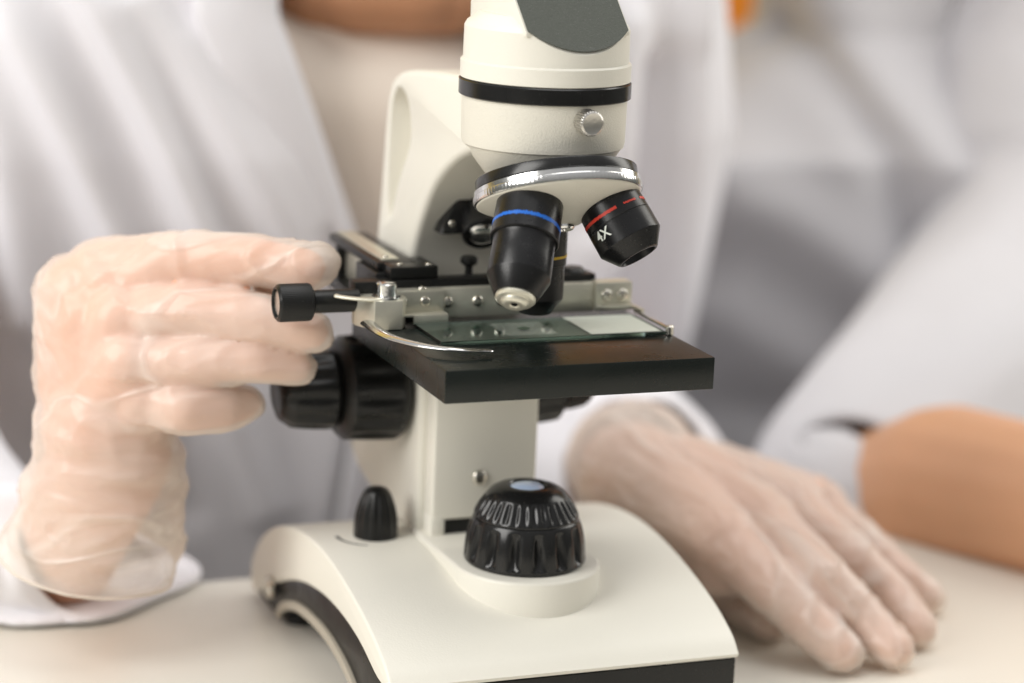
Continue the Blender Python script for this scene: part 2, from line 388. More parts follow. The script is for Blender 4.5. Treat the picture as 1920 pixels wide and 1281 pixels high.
ame = evaluated(bm, [('BOOLEAN', dict(operation='DIFFERENCE', object=cut, solver='FAST')), ('BEVEL', dict(width=.05, segments=2, limit_method='ANGLE', angle_limit=math.radians(60)))])
bpy.data.objects.remove(cut)
arm = obj('arm', ame, 'paint', mi, 'ivory arm with a teardrop recess in its side', sharp=40)
bm = bmesh.new(); box(bm, (-2.1, 3.08, -7.2), (1.68, 3.99, -.95), .12, 3); col = obj('column_cover', bm, 'paint', mi)
bm = bmesh.new(); box(bm, (-1.6, 3.2, -8.0), (1.45, 3.98, -7.21)); obj('column_gap_shade', bm, 'gap_shade', col)  # solid black block: shade of the open notch given as colour
bm = bmesh.new(); box(bm, (-2.12, 3.05, -7.98), (-1.62, 3.98, -7.1), .06); obj('column_foot', bm, 'paint', col)
def screw(p, d, r=.2, parent=None, m='screw', name='screw', h=None):
    h = h or r*.55; mx = frame(p, d)
    bm = bmesh.new(); lathe(bm, [(r, 0), (r, h*.35), (r*.9, h*.7), (r*.62, h*.95), (r*.3, h), (r*.28, h*.5), (0, h*.5)], mx, 32)
    bmesh.ops.recalc_face_normals(bm, faces=bm.faces)
    return obj(name, bm, m, parent, sharp=50)
screw((-.42, 3.07, -5.75), (0, -1, 0), .27, col)
# ---- built-in lamp under the arch
bm = bmesh.new()
LP = [(-1.75, 2.55), (-1.7, 2.9), (-1.25, 3.75), (-.7, 4.2), (0.0, 4.35), (.9, 4.2), (1.4, 3.4), (1.45, 2.55)]
prism(bm, LP, 3.9, 4.9, .08, 2, axis=1)
lampb = obj('lamp_housing', bm, 'black_gloss', mi, 'black lamp housing under the arch')
ld = Vector((.12, -.55, -.83)).normalized(); lp0 = Vector(at(898, 400, 1, 4.0)); lp1 = Vector(at(906, 440, 1, 3.2))
ld = (lp1-lp0).normalized(); lp0 = lp1-ld*1.6
bm = bmesh.new(); lathe(bm, [(0, 0), (.45, .05), (.6, .3), (.64, 1.2), (.72, 1.55), (.66, 1.62), (.52, 1.6), (.45, 1.3), (0, 1.3)], frame(lp0, ld), 48); obj('lamp_barrel', bm, 'black_gloss', lampb)
bm = bmesh.new(); lathe(bm, [(.5, 1.58), (.42, 1.66), (.22, 1.72), (.1, 1.70), (0, 1.73)], frame(lp0, ld), 32); obj('reflector', bm, 'chrome', lampb)
screw(tuple(at(848, 420, 1, 3.9)), (0, -1, 0), .14, lampb)
# ---- head
HC = (.15, 0, 0)
def hl(prof, seg=128): bm = bmesh.new(); lathe(bm, prof, Matrix.Translation(HC), seg); return bm
head = obj('head', hl([(0, 4.9), (1.55, 4.9), (1.75, 5.12), (2.05, 5.5), (2.4, 5.95), (2.5, 6.12), (2.53, 6.16), (2.59, 6.2), (2.62, 6.35), (2.64, 7.6), (2.64, 7.72), (0, 7.72)]), 'paint_rough', mi, 'ivory round head below the black ring')
obj('black_ring', hl([(0, 7.725), (2.70, 7.725), (2.75, 7.76), (2.75, 8.22), (2.71, 8.26), (0, 8.26)]), 'black_gloss', head)
E_DIR = Vector((-.10, .995, 0)).normalized(); E_W = Vector((.995, .10, 0))
sl = math.radians(47)
PN = (-E_DIR*math.sin(sl)+Vector((0, 0, math.cos(sl)))).normalized()      # normal of the sloping front
z0 = 9.36
P0 = Vector(HC)+(-E_DIR*2.64)+Vector((0, 0, z0))
bm = hl([(0, 8.265), (2.66, 8.265), (2.72, 8.3), (2.72, 8.82), (2.68, 8.87), (2.64, 8.88), (2.63, 9.9), (2.55, 10.05), (2.15, 10.35), (0, 10.35)])
bmesh.ops.bisect_plane(bm, geom=bm.verts[:]+bm.edges[:]+bm.faces[:], plane_co=P0-PN*.05, plane_no=PN, clear_outer=True)
bmesh.ops.holes_fill(bm, edges=[e for e in bm.edges if e.is_boundary])
ht = obj('head_top', bm, 'paint', mi, 'ivory upper head with the sloping dark front', sharp=25)
bm = bmesh.new(); hwid = 1.82
mxb = Matrix((E_W, E_DIR, Vector((0, 0, 1)))).transposed().to_4x4(); mxb.translation = Vector(HC)
box(bm, (-hwid, -2.08, 9.8), (hwid, 1.9, 13.6), .06, 2, mxb)
bmesh.ops.bisect_plane(bm, geom=bm.verts[:]+bm.edges[:]+bm.faces[:], plane_co=P0-PN*.01, plane_no=PN, clear_outer=True)
bmesh.ops.holes_fill(bm, edges=[e for e in bm.edges if e.is_boundary])
obj('prism_housing', bm, 'paint', ht, sharp=25)
# dark film lying on the sloping face: cylinder section below, straight sides
Sd = (E_DIR*math.cos(sl)+Vector((0, 0, math.sin(sl)))).normalized()
out = []
for i in range(25):
    ww = -1.76+3.52*i/24; yy = 2.60-math.sqrt(max(0, 2.60**2-ww**2)); out.append(P0+E_W*ww+Sd*(yy*.80/math.cos(sl)+.04))
out += [P0+E_W*1.76+Sd*5.6, P0-E_W*1.76+Sd*5.6]
bm = bmesh.new(); A = [bm.verts.new(p+PN*.0) for p in out]; B = [bm.verts.new(p+PN*.035) for p in out]
bm.faces.new(A[::-1]); bm.faces.new(B)
for i in range(len(out)): j = (i+1) % len(out); bm.faces.new((A[i], A[j], B[j], B[i]))
obj('front_panel', bm, 'panel', ht)
ep = P0+Sd*3.2+PN*-1.9; ed = (E_DIR*math.cos(math.radians(40))+Vector((0, 0, math.sin(math.radians(40))))).normalized()
ep = Vector(HC)+Vector((0, 0, 11.6))+E_DIR*1.2
bm = bmesh.new(); lathe(bm, [(0, 0), (1.5, 0), (1.5, 5), (1.42, 5.1), (1.42, 7.4), (0, 7.4)], frame(ep, ed), 64); tube = obj('eyepiece_tube', bm, 'paint', mi)
bm = bmesh.new(); lathe(bm, [(1.43, 7.41), (1.62, 7.42), (1.65, 8.6), (1.5, 9.2), (1.2, 9.35), (1.0, 9.2), (0, 9.2)], frame(ep, ed), 64); obj('eyepiece', bm, 'black', tube)
# thumb screw
ts = Vector((.44, -2.55, 7.27)); td = Vector((.06, -.998, -.02))
prof = [(0, 0), (.22, 0), (.22, .12), (.36, .13), (.40, .17)]+[(.41, h) for h in np.linspace(.2, .62, 6)]+[(.39, .66), (.33, .70), (.31, .69), (0, .685)]
bm = bmesh.new(); lathe(bm, prof, frame(ts, td), 260, lambda t, h, r: r-(.03*(.5+.5*math.cos(26*t)) if .16 < h < .65 and r > .37 else 0)); obj('thumb_screw', bm, 'steel', head)
# ---- revolving nosepiece
Q = Vector((.222, -.047, 7.753)); TA = Vector((0, -.386, -.922)).normalized(); FT = frame(Q, TA)
bm = bmesh.new(); lathe(bm, [(0, 2.1), (1.4, 2.1), (1.6, 2.60), (2.50, 2.60), (2.56, 2.62), (2.58, 2.65), (2.58, 2.93), (2.55, 2.96), (0, 2.96)], FT, 160); nose = obj('nosepiece', bm, 'black_gloss', mi, 'revolving nosepiece with a black and a chrome ring')
bm = bmesh.new(); lathe(bm, [(0, 2.965), (2.58, 2.965), (2.62, 2.98), (2.66, 3.0), (2.66, 3.14), (2.70, 3.17), (2.71, 3.30), (2.68, 3.38), (2.60, 3.40), (0, 3.40)], FT, 360, lambda t, h, r: r-(.012*(.5+.5*math.cos(120*t)) if 3.16 < h < 3.36 else 0)); obj('chrome_ring', bm, 'chrome', nose)
bm = bmesh.new(); lathe(bm, [(2.62, 3.38), (2.60, 3.43), (2.5, 3.49), (.55, 4.27), (.5, 4.27), (0, 4.27)], FT, 128); obj('nose_cone', bm, 'paint_rough', nose)
bm = bmesh.new(); lathe(bm, [(.42, 4.20), (.42, 4.36), (.36, 4.42), (.16, 4.42), (.12, 4.34), (0, 4.34)], FT, 48); obj('pivot_screw', bm, 'chrome', nose)
al = math.radians(22.7); PH0 = -.045
U1 = Vector((0, .922, -.386)); U2 = Vector((1, 0, 0))
def odir(deg): ph = math.radians(deg)+PH0; return (TA*math.cos(al)+(U1*math.cos(ph)+U2*math.sin(ph))*math.sin(al)).normalized()
def band(mx, t0, t1, r, material, parent, a0, a1, jag=.0, seed=1, name='colour_band'):
    bm = bmesh.new(); n = max(8, int((a1-a0)*60)); rows = []
    rnd = random.Random(seed)
    for i in range(n+1):
        a = a0+(a1-a0)*i/n; e0 = t0+jag*rnd.uniform(-1, 1); e1 = t1+jag*rnd.uniform(-1, 1)
        rows.append([bm.verts.new(mx @ Vector((rr*math.cos(a), rr*math.sin(a), tt))) for rr, tt in ((r-.02, e0), (r+.006, e0), (r+.006, e1), (r-.02, e1))])
    for p, q in zip(rows, rows[1:]):
        for k in range(4): bm.faces.new((p[k], p[(k+1) % 4], q[(k+1) % 4], q[k]))
    return obj(name, bm, material, parent, sharp=60)
def facing(mx, target=None):
    "angle on the barrel that looks at the camera"
    v = mx.to_3x3().inverted() @ (Vector(CAM)-mx.translation); return math.atan2(v.y, v.x)
# blue (high power, front left)
d = odir(-120); mx = frame(Q, d); fa = facing(mx)
bm = bmesh.new(); lathe(bm, [(0, 3.7), (1.0, 3.7), (1.04, 3.95), (1.045, 4.2), (1.07, 5.2), (1.08, 5.36), (1.05, 5.40), (.985, 5.41), (.965, 5.5), (.985, 6.0), (.99, 6.66), (.985, 6.68), (.70, 7.28), (.665, 7.33), (.64, 7.33), (0, 7.33)], mx, 128)
ob = obj('objective_lens', bm, 'anod', mi, 'long black objective with a blue band', sharp=16)
bm = bmesh.new(); lathe(bm, [(.62, 7.30), (.63, 7.40), (.57, 7.47), (.44, 7.50), (.43, 7.52), (.42, 7.56), (.34, 7.63), (.26, 7.64), (.16, 7.62), (.11, 7.56), (0, 7.56)], mx, 96); obj('lens_tip', bm, 'nickel', ob)
bm = bmesh.new(); lathe(bm, [(.12, 7.566), (.1, 7.60), (0, 7.61)], mx, 32); obj('front_lens', bm, 'black_gloss', ob)
band(mx, 4.88, 5.0, 1.064, 'blue', ob, fa-1.9, fa+1.9, .025)
# red 4X (low power, front right)
d = odir(120); mxr = frame(Q, d); fr_ = facing(mxr)
bm = bmesh.new(); lathe(bm, [(0, 3.8), (1.0, 3.8), (1.0, 4.1), (1.03, 4.12), (1.04, 4.2), (1.06, 4.74), (1.045, 4.76), (1.045, 4.775), (1.062, 4.79), (1.065, 5.47), (1.058, 5.49), (.70, 5.98), (.66, 6.01), (.60, 6.01), (.57, 5.9), (.5, 5.6), (0, 5.6)], mxr, 128)
orr = obj('objective_lens', bm, 'anod', mi, 'short black objective with a red band and 4X', sharp=16)
bm = bmesh.new(); lathe(bm, [(.5, 5.61), (.3, 5.66), (0, 5.68)], mxr, 48); obj('front_lens', bm, 'black_gloss', orr)
RB = 1.056
def angle_of(mx, px, py, t):
    "barrel angle (radius 1.06, height t) whose sight line passes px,py"
    best = None
    for i in range(720):
        a = i*math.pi/360; p = np.array(mx @ Vector((1.06*math.cos(a), 1.06*math.sin(a), t))); dd = p-CAM; z = dd@CF
        x = 960+FPX*(dd@CR)/z; y = 640.5-FPX*(dd@CU)/z
        nrm = mx.to_3x3() @ Vector((math.cos(a), math.sin(a), 0))
        if nrm.dot(Vector(dd)) > 0: continue
        e = math.hypot(x-px, y-py)
        if best is None or e < best[0]: best = (e, a)
    return best
aa = [angle_of(mxr, x, y, 4.5)[1] for x, y in ((1098, 436), (1160, 396), (1172, 388), (1206, 378))]
def unwrap(a, ref): return ref+((a-ref+math.pi) % (2*math.pi)-math.pi)
aa = [unwrap(a, fr_) for a in aa]
sg = 1 if aa[1] > aa[0] else -1
band(mxr, 4.44, 4.54, RB, 'red', orr, min(aa[0], aa[1])-(.15 if sg > 0 else 0), max(aa[0], aa[1])+(0 if sg > 0 else .15), .012, 3)
u0, u1 = sorted((aa[2], aa[3])); band(mxr, 4.45, 4.53, RB, 'red', orr, u0, u0+(u1-u0)*.42, .018, 5); band(mxr, 4.46, 4.52, RB, 'red', orr, u0+(u1-u0)*.6, u1, .015, 6)
# 4X lettering wrapped on the barrel
fc = bpy.data.curves.new('txt', 'FONT'); fc.body = '4X'; fc.size = .40; fc.align_x = 'CENTER'; fc.align_y = 'CENTER'; fc.extrude = .006; fc.size = .47; fc.offset = .006
fo = bpy.data.objects.new('txt', fc); C.collection.objects.link(fo); bpy.context.view_layer.update()
tm = bpy.data.meshes.new_from_object(fo.evaluated_get(bpy.context.evaluated_depsgraph_get())); bpy.data.objects.remove(fo)
bt = bmesh.new(); bt.from_mesh(tm); bmesh.ops.subdivide_edges(bt, edges=bt.edges, cuts=2)
ta = unwrap(angle_of(mxr, 1138, 450, 5.0)[1], fr_)
for v in bt.verts:
    a = ta+sg*v.co.x/1.065; r = 1.072+v.co.z; v.co = mxr @ Vector((r*math.cos(a), r*math.sin(a), 5.02-v.co.y))
obj('lettering', bt, 'white_ink', orr, smooth=False)
# yellow (vertical, at the back)
d = odir(0); mxy = frame(Q, d); fy = facing(mxy)
bm = bmesh.new(); lathe(bm, [(0, 3.8), (.92, 3.8), (.93, 5.4), (.93, 5.42), (.89, 5.44), (.89, 6.55), (.86, 6.62), (.52, 7.08), (.4, 7.12), (0, 7.12)], mxy, 96)
oy = obj('objective_lens', bm, 'anod', mi, 'black objective with a yellow band, behind the blue one', sharp=16)
band(mxy, 5.10, 5.18, .936, 'yellow', oy, fy-2, fy+2, .012, 8)
# ---- stage
bm = bmesh.new(); box(bm, (-4.5, -4.5, -1.04), (4.5, 4.96, 0), .035, 2); st = obj('stage', bm, 'stage', mi, 'flat black square stage', sharp=30)
bm = bmesh.new(); box(bm, (-1.6, 2.0, -2.2), (1.2, 3.98, -1.045), .1); obj('stage_bracket', bm, 'black', mi)
# ---- focus knobs
def fknob(x0, sgn, ks=1.0):
    def f(n, amp, h0, h1):
        return flut(n, amp, h0, h1, 1.6)
    mx = frame((x0, 6.0, -3.1), (sgn, 0, 0)) @ Matrix.Diagonal((ks**.3, ks**.3, ks, 1))
    bm = bmesh.new(); prof = [(0, 0), (1.5, 0), (1.75, .12), (1.86, .3)]+[(1.9-.12*((h-.4)/1.9)**2, h) for h in np.linspace(.4, 2.1, 22)]+[(1.6, 2.3), (1.3, 2.38), (0, 2.38)]
    lathe(bm, prof, mx, 200, f(14, .13, .35, 2.1)); c = obj('focus_knob', bm, 'black', mi)
    bm = bmesh.new(); prof = [(0, 2.3), (1.15, 2.3), (1.32, 2.5)]+[(1.4-.18*((h-2.6)/1.6)**2, h) for h in np.linspace(2.6, 4.0, 20)]+[(1.02, 4.32), (.7, 4.45), (0, 4.5)]
    lathe(bm, prof, mx, 160, f(12, .11, 2.55, 4.1)); obj('fine_focus_knob', bm, 'black', c)
fknob(-2.4, -1); fknob(2.0, 1, .62)
# ---- mechanical stage
ms_ = obj('slide_rail', box(bmesh.new(), (-2.45, 2.0, .14), (3.05, 2.34, 1.12), .03), 'nickel', mi, 'nickel slide rail of the mechanical stage')
obj('rail_guide', box(bmesh.new(), (-5.25, 2.36, .55), (3.25, 3.1, 1.36), .05), 'black', ms_)
for x in (-2.18, -1.12, -.30, 1.4): screw((x, 2.0, .66), (0, -1, 0), .19, ms_)
# right end bracket
obj('end_bracket', box(bmesh.new(), (3.06, 1.86, .16), (4.4, 2.5, 1.16), .06), 'nickel', ms_)
for x in (3.45, 4.02): screw((x, 1.86, .72), (0, -1, 0), .2, ms_)
bm = bmesh.new(); prism(bm, [(3.1, 1.86), (4.4, 1.86), (4.44, .9), (4.32, .9), (4.28, 1.5), (3.4, 1.6)], .27, .40, .015, 2, axis=2); obj('right_finger', bm, 'nickel', ms_)
bm = bmesh.new(); cyl(bm, (4.36, -1.33, 0.0), (4.36, -1.33, .34), .13, 20, .04); box(bm, (4.31, -1.33, .17), (4.40, 1.5, .26), .01); obj('slide_stop', bm, 'screw', ms_)
# left bracket with two screws
bm = bmesh.new(); box(bm, (-4.1, 1.84, .36), (-2.35, 1.985, 1.10), .02); box(bm, (-4.1, 1.4, .34), (-2.35, 1.9, .42), .02); box(bm, (-3.55, 1.36, .1), (-2.35, 1.44, .40), .02)
box(bm, (-4.1, 1.9, 1.06), (-2.36, 2.3, 1.13), .02)
lb = obj('left_bracket', bm, 'nickel', ms_)
for x in (-3.8, -3.02): screw((x, 1.84, .76), (0, -1, 0), .17, lb)
screw((-3.05, 2.1, 1.13), (0, 0, 1), .15, lb)
bm = bmesh.new(); prism(bm, [(-5.35, 1.95), (-4.95, 1.12), (-4.05, 1.05), (-3.75, 1.6), (-3.75, 2.33), (-5.35, 2.33)], .02, .98, .03, 2, axis=2); obj('clip_block', bm, 'nickel', ms_)
bm = bmesh.new(); cyl(bm, (-4.42, 1.62, 1.04), (-4.42, 1.62, 1.47), .33, 32, .03); lathe(bm, [(.48, 0), (.48, .06), (.1, .06)], Matrix.Translation((-4.42, 1.62, .99)), 32)
box(bm, (-4.62, 1.42, 1.44), (-4.22, 1.82, 1.5), .02)
sc = obj('clip_pivot', bm, 'chrome', ms_)
# lever: flat strip with a looped end
lv = [Vector((-4.3, 1.5, 1.0)), Vector((-4.9, 1.35, .99)), Vector((-5.5, 1.35, 1.04)), Vector((-6.0, 1.45, 1.10)), Vector((-6.2, 1.55, 1.14))]
bm = bmesh.new(); sweep(bm, spline([tuple(v) for v in lv], 6), [.17]*23+[.13, .08], 10, (1, .36)); obj('clip_lever', bm, 'nickel', sc)
# crescent spring clip lying over the stage edge
cpx = [(689, 606), (720, 627), (762, 641), (812, 651), (865, 656), (923, 658)]
cp = [tuple(at(x, y, 2, .30 if i < 5 else .2)) for i, (x, y) in enumerate(cpx)]
path = spline(cp, 8); n = len(path)
bm = bmesh.new(); rad = [.25-.13*(i/(n-1))**.8 for i in range(n)]; rad[-1] = .07; sweep(bm, path, rad, 12, (1.0, .42)); obj('spring_clip', bm, 'chrome', sc)
# X knob and shaft
kx = frame((-6.75, 2.25, .80), (-1, 0, 0))
bm = bmesh.new(); lathe(bm, [(0, 0), (.5, 0), (.6, .06), (.62, .14), (.62, 1.06), (.60, 1.13), (.52, 1.2), (.47, 1.2), (.44, 1.1), (0, 1.08)], kx, 240, lambda t, h, r: r-(.012*(.5+.5*math.cos(60*t)) if .12 < h < 1.08 and r > .55 else 0))
kn = obj('traverse_knob', bm, 'black', ms_, 'black knurled knob at the left end of the stage shaft')
bm = bmesh.new(); lathe(bm, [(0, 0), (.38, 0), (.38, 1.5), (.34, 1.55), (0, 1.55)], frame((-5.2, 2.25, .80), (-1, 0, 0)), 48); obj('knob_shaft', bm, 'black', ms_)
bm = bmesh.new(); lathe(bm, [(.43, 1.085), (.4, 1.12), (0, 1.12)], kx, 48); obj('knob_cap', bm, 'steel', kn)
# Y guide at the back left
yg = obj('guide_plate', box(bmesh.new(), (-4.2, 3.3, 1.52), (-2.85, 8.8, 1.80), .04), 'black', mi, 'black guide plate running back from the stage rail')
obj('guide_inlay', box(bmesh.new(), (-3.95, 3.6, 1.78), (-3.35, 8.7, 1.86), .02), 'nickel', yg)
obj('guide_block', box(bmesh.new(), (-4.0, 2.5, 1.37), (-2.35, 4.2, 1.78), .05), 'black', yg)
obj('guide_carriage', box(bmesh.new(), (-4.35, 3.0, .4), (-3.5, 5.2, 1.50), .05), 'black', yg)
obj('guide_side', box(bmesh.new(), (-3.75, 5.0, .35), (-3.6, 8.2, 1.52), .02), 'nickel', yg)
obj('guide_end', box(bmesh.new(), (-4.05, 8.25, -.3), (-3.45, 8.6, 1.53), .04), 'black', yg)
obj('guide_base', box(bmesh.new(), (-4.4, 2.9, .02), (-2.9, 8.4, .36), .04), 'black', yg)
for p in ((-3.55, 2.95, 1.78), (-2.6, 2.8, 1.78), (-3.75, 3.9, 1.86)): screw(p, (0, 0, 1), .11, yg)
bm = bmesh.new(); cyl(bm, (-.95, 3.4, 1.0), (-.95, 3.4, 1.62), .13, 20); cyl(bm, (-.95, 3.4, 1.6), (-.95, 3.4, 1.9), .30, 28, .08); obj('stage_screw', bm, 'black', mi)
bm = bmesh.new(); cyl(bm, (2.6, 2.9, 1.2), (2.6, 2.9, 1.52), .45, 28, .12); obj('rail_screw', bm, 'black', ms_)

# ================================================================= SLIDE (lies on the stage: a thing of its own)
sl_ = empty('glass_slide', (.3, .2, .02), 'thin glass specimen slide with a white label on the black stage', 'glass slide')
obj('glass', box(bmesh.new(), (-3.55, -1.38, .02), (4.22, 1.30, .15), .012, 1), 'glass', sl_)
obj('slide_label', box(bmesh.new(), (1.62, -1.33, .152), (4.05, 1.22, .166)), 'label', sl_, smooth=False)
bm = bmesh.new(); box(bm, (-1.15, -1.0, .152), (.55, .75, .170), .004, 1); obj('cover_slip', bm, 'cover', sl_)
bm = bmesh.new()
for k in range(7):
    a = random.uniform(0, 6.28); rr = random.uniform(0, .22)
    lathe(bm, [(random.uniform(.07, .15), .171+.0006*k), (0, .1795+.0006*k)], Matrix.Translation((-.25+rr*math.cos(a), -.15+rr*math.sin(a), 0)), 14)
obj('specimen', bm, 'specimen', sl_)

# ================================================================= PEOPLE
def hz(v, amp, sc): return noise.noise(Vector(v)*sc)*amp
def crease(me, amp, sc, seed, stretch):
    "sharp raised folds in a thin film"
    me.update(); nrm = [v.normal.copy() for v in me.vertices]
    for v, nn in zip(me.vertices, nrm):
        p = Vector((v.co.x*stretch[0], v.co.y*stretch[1], v.co.z*stretch[2]))*sc+Vector((seed, seed*1.3, 2))
        v.co += nn*amp*max(0, 1-abs(noise.noise(p))*5)**1.5*(.5+.5*noise.noise(p*.4+Vector((9, 1, 3))))*1.6
def rumple(me, amp, sc, seed=0, stretch=(1, 1, 1)):
    me.update(); nrm = [v.normal.copy() for v in me.vertices]
    for v, nn in zip(me.vertices, nrm):
        p = Vector((v.co.x*stretch[0], v.co.y*stretch[1], v.co.z*stretch[2]))*sc+Vector((seed, seed*1.7, 0))
        f = 1-abs(noise.noise(p))*2.2; f2 = noise.noise(p*2.3)
        v.co += nn*(amp*f+amp*.4*f2)
V = lambda a: Vector(a)
def head_caps(chin, up, fwd, side):
    c, u, f, s = V(chin), V(up).normalized(), V(fwd).normalized(), V(side).normalized()
    L = []
    sk = c+u*12-f*4.0
    L += [(sk, 8.2, sk+u*3.2-f*1.5, 7.8), (c+u*3.4-f*1.2, 3.2, c+u*10-f*1.5, 6.0)]
    for q in (-1, 1):
        L += [(c+u*1.9+s*q*2.2-f*1.0, 1.9, c+u*4.4+s*q*5.4-f*4.5, 2.4)]
        L += [(c+u*8+s*q*3.4+f*.5, 1.6, c+u*9+s*q*5-f*1, 1.8)]
        L += [(c+u*11.0+s*q*3.0+f*2.6, 1.25, c+u*11.0+s*q*3.2+f*2.6, 1.25)]
        L += [(c+u*12.4+s*q*2+f*3.4, .8, c+u*12.2+s*q*4.6+f*2.2, .8)]
        L += [(c+u*8.6+s*q*7.6-f*4.5, .9, c+u*12+s*q*8.0-f*5.2, 1.2)]
        L += [(c+u*3.6+s*q*1.6+f*1.9, .55, c+u*3.7+f*2.5, .75), (c+u*4.9+s*q*1.5+f*2.0, .45, c+u*4.8+f*2.5, .6)]
    L += [(c+u*2.3-s*2.6-f*.6, 2.3, c+u*2.3+s*2.6-f*.6, 2.3), (c+u*3.4-s*3.6-f*2.5, 2.8, c+u*3.4+s*3.6-f*2.5, 2.8)]
    L += [(c+u*2.3-s*1.2+f*.1, 2.3, c+u*2.3+s*1.2+f*.1, 2.3), (c+u*7.0+f*3.3, 1.25, c+u*11.6+f*2.8, .75), (c+u*4.2-f*1, 3.6, c+u*7-f*2, 4.6)]
    return L
# ---- person behind the microscope
pe = empty('person', (2, 33, -88), 'person in a white lab coat behind the microscope, gloved hand turning its stage knob', 'person')
# forearm + hand at the stage knob (person's right, on the left of the picture)
R1 = lambda l: [V(atd(*q)) for q in l]
elb, wr = V(atd(10, 1095, 93)), V(atd(205, 862, 82.6))
wr_b = V(atd(195, 800, 82))
hand1 = []
hand1 += chain([elb, V(atd(112, 1035, 88)), wr, wr_b], [2.6, 2.15, 2.1, 2.15])
fing = {'index': ([(205, 545, 81.3), (330, 487, 80.6), (475, 487, 80.0), (575, 503, 79.6)], [.98, .88, .78, .66]),
        'middle': ([(225, 600, 80.6), (350, 582, 79.9), (490, 597, 79.6), (585, 622, 79.7)], [.95, .82, .74, .60]),
        'ring': ([(240, 680, 80.3), (365, 677, 79.7), (480, 677, 79.8), (556, 688, 80.3)], [.88, .74, .66, .53]),
        'pinky': ([(265, 745, 80.6), (345, 768, 79.9), (415, 765, 80.4), (462, 757, 81.2)], [.85, .76, .68, .54])}
for nme, (pp, rr) in fing.items():
    P = R1(pp); hand1 += chain(P, rr)
    hand1.append((wr_b, 1.9, P[0], 1.15))
for a, b in (((150, 560, 82), (150, 720, 82)), ((190, 520, 81.8), (300, 500, 81.2)), ((175, 600, 81.5), (190, 760, 81.6)), ((255, 690, 81.2), (230, 800, 82))):
    hand1.append((V(atd(*a)), 1.5, V(atd(*b)), 1.45))
hand1[-3] = (hand1[-3][0], 1.25, hand1[-3][2], 1.05)
TH = R1([(190, 760, 84), (280, 610, 84.2), (400, 560, 83.4), (520, 535, 82.0)]); hand1 += chain(TH, [1.7, 1.25, 1.05, .8])
# resting hand (person's left, on the right of the picture)
hz_ = lambda l: [V(at(x, y, 2, z)) for x, y, z in l]
wr2 = V(at(1178, 885, 2, -8.6)); hand2 = []
elb2 = V((13.5, 29, -12)); hand2 += chain([elb2, wr2+V((4.0, 8, -2.4)), wr2], [2.4, 1.9, 2.05])
f2 = {'index': ([(1352, 1015, -8.9), (1455, 1105, -9.9), (1520, 1172, -10.9), (1578, 1222, -11.6)], [1.1, .88, .80, .68]),
      'middle': ([(1430, 985, -8.9), (1540, 1085, -9.6), (1615, 1158, -10.9), (1675, 1215, -11.6)], [1.1, .86, .78, .67]),
      'ring': ([(1485, 960, -9.2), (1600, 1050, -9.9), (1672, 1118, -11.0), (1722, 1178, -11.65)], [1.05, .80, .72, .62]),
      'pinky': ([(1530, 955, -9.8), (1625, 1025, -10.4), (1690, 1080, -11.1), (1738, 1120, -11.7)], [.95, .70, .63, .55])}
for nme, (pp, rr) in f2.items():
    P = hz_(pp); hand2 += chain(P, rr); hand2.append((wr2, 2.0, P[0], 1.25)); hand2.append((wr2+V((.3, -.6, -1)), 1.8, P[0]+V((0, 0, -.9)), 1.1))
T2 = hz_([(1235, 965, -10.2), (1330, 1065, -11.0), (1395, 1120, -11.4), (1440, 1160, -11.6)]); hand2 += chain(T2, [1.8, 1.2, 1.0, .75])
# shoulders, neck, head
chin = V(atd(722, 66, 102)); shR, shL = V((-13, 33, 8)), V((13, 36, 7))
core = head_caps(chin, (.05, .25, 1), (-.25, -.97, .05), (.97, -.25, 0))
core += [(chin+V((0, 9, 8)), 5.4, V((2.8, 36, 3)), 6.2), (V((2.8, 38, 2)), 5.5, shR, 3.8), (V((2.8, 38, 2)), 5.5, shL, 4.5), (V((2.6, 38, 0)), 7.5, V((2.6, 50, -30)), 8)]
core += chain([shR, V((-20.5, 26.5, -2)), V((-20.5, 22.5, -8.6)), elb], [3.6, 2.6, 2.2, 2.2]); core += chain([shL, V((13.3, 35, -8)), elb2], [5, 4.4, 4.2])
body = obj('body', organic(core+hand1+hand2, .20, 4), ['skin', 'skin_face'], pe, sharp=180)
for p_ in body.data.polygons:
    if p_.center.z*100+ORG[body.name].z*100+TZ > 0 and p_.center.y*100+ORG[body.name].y*100 > 12: p_.material_index = 1
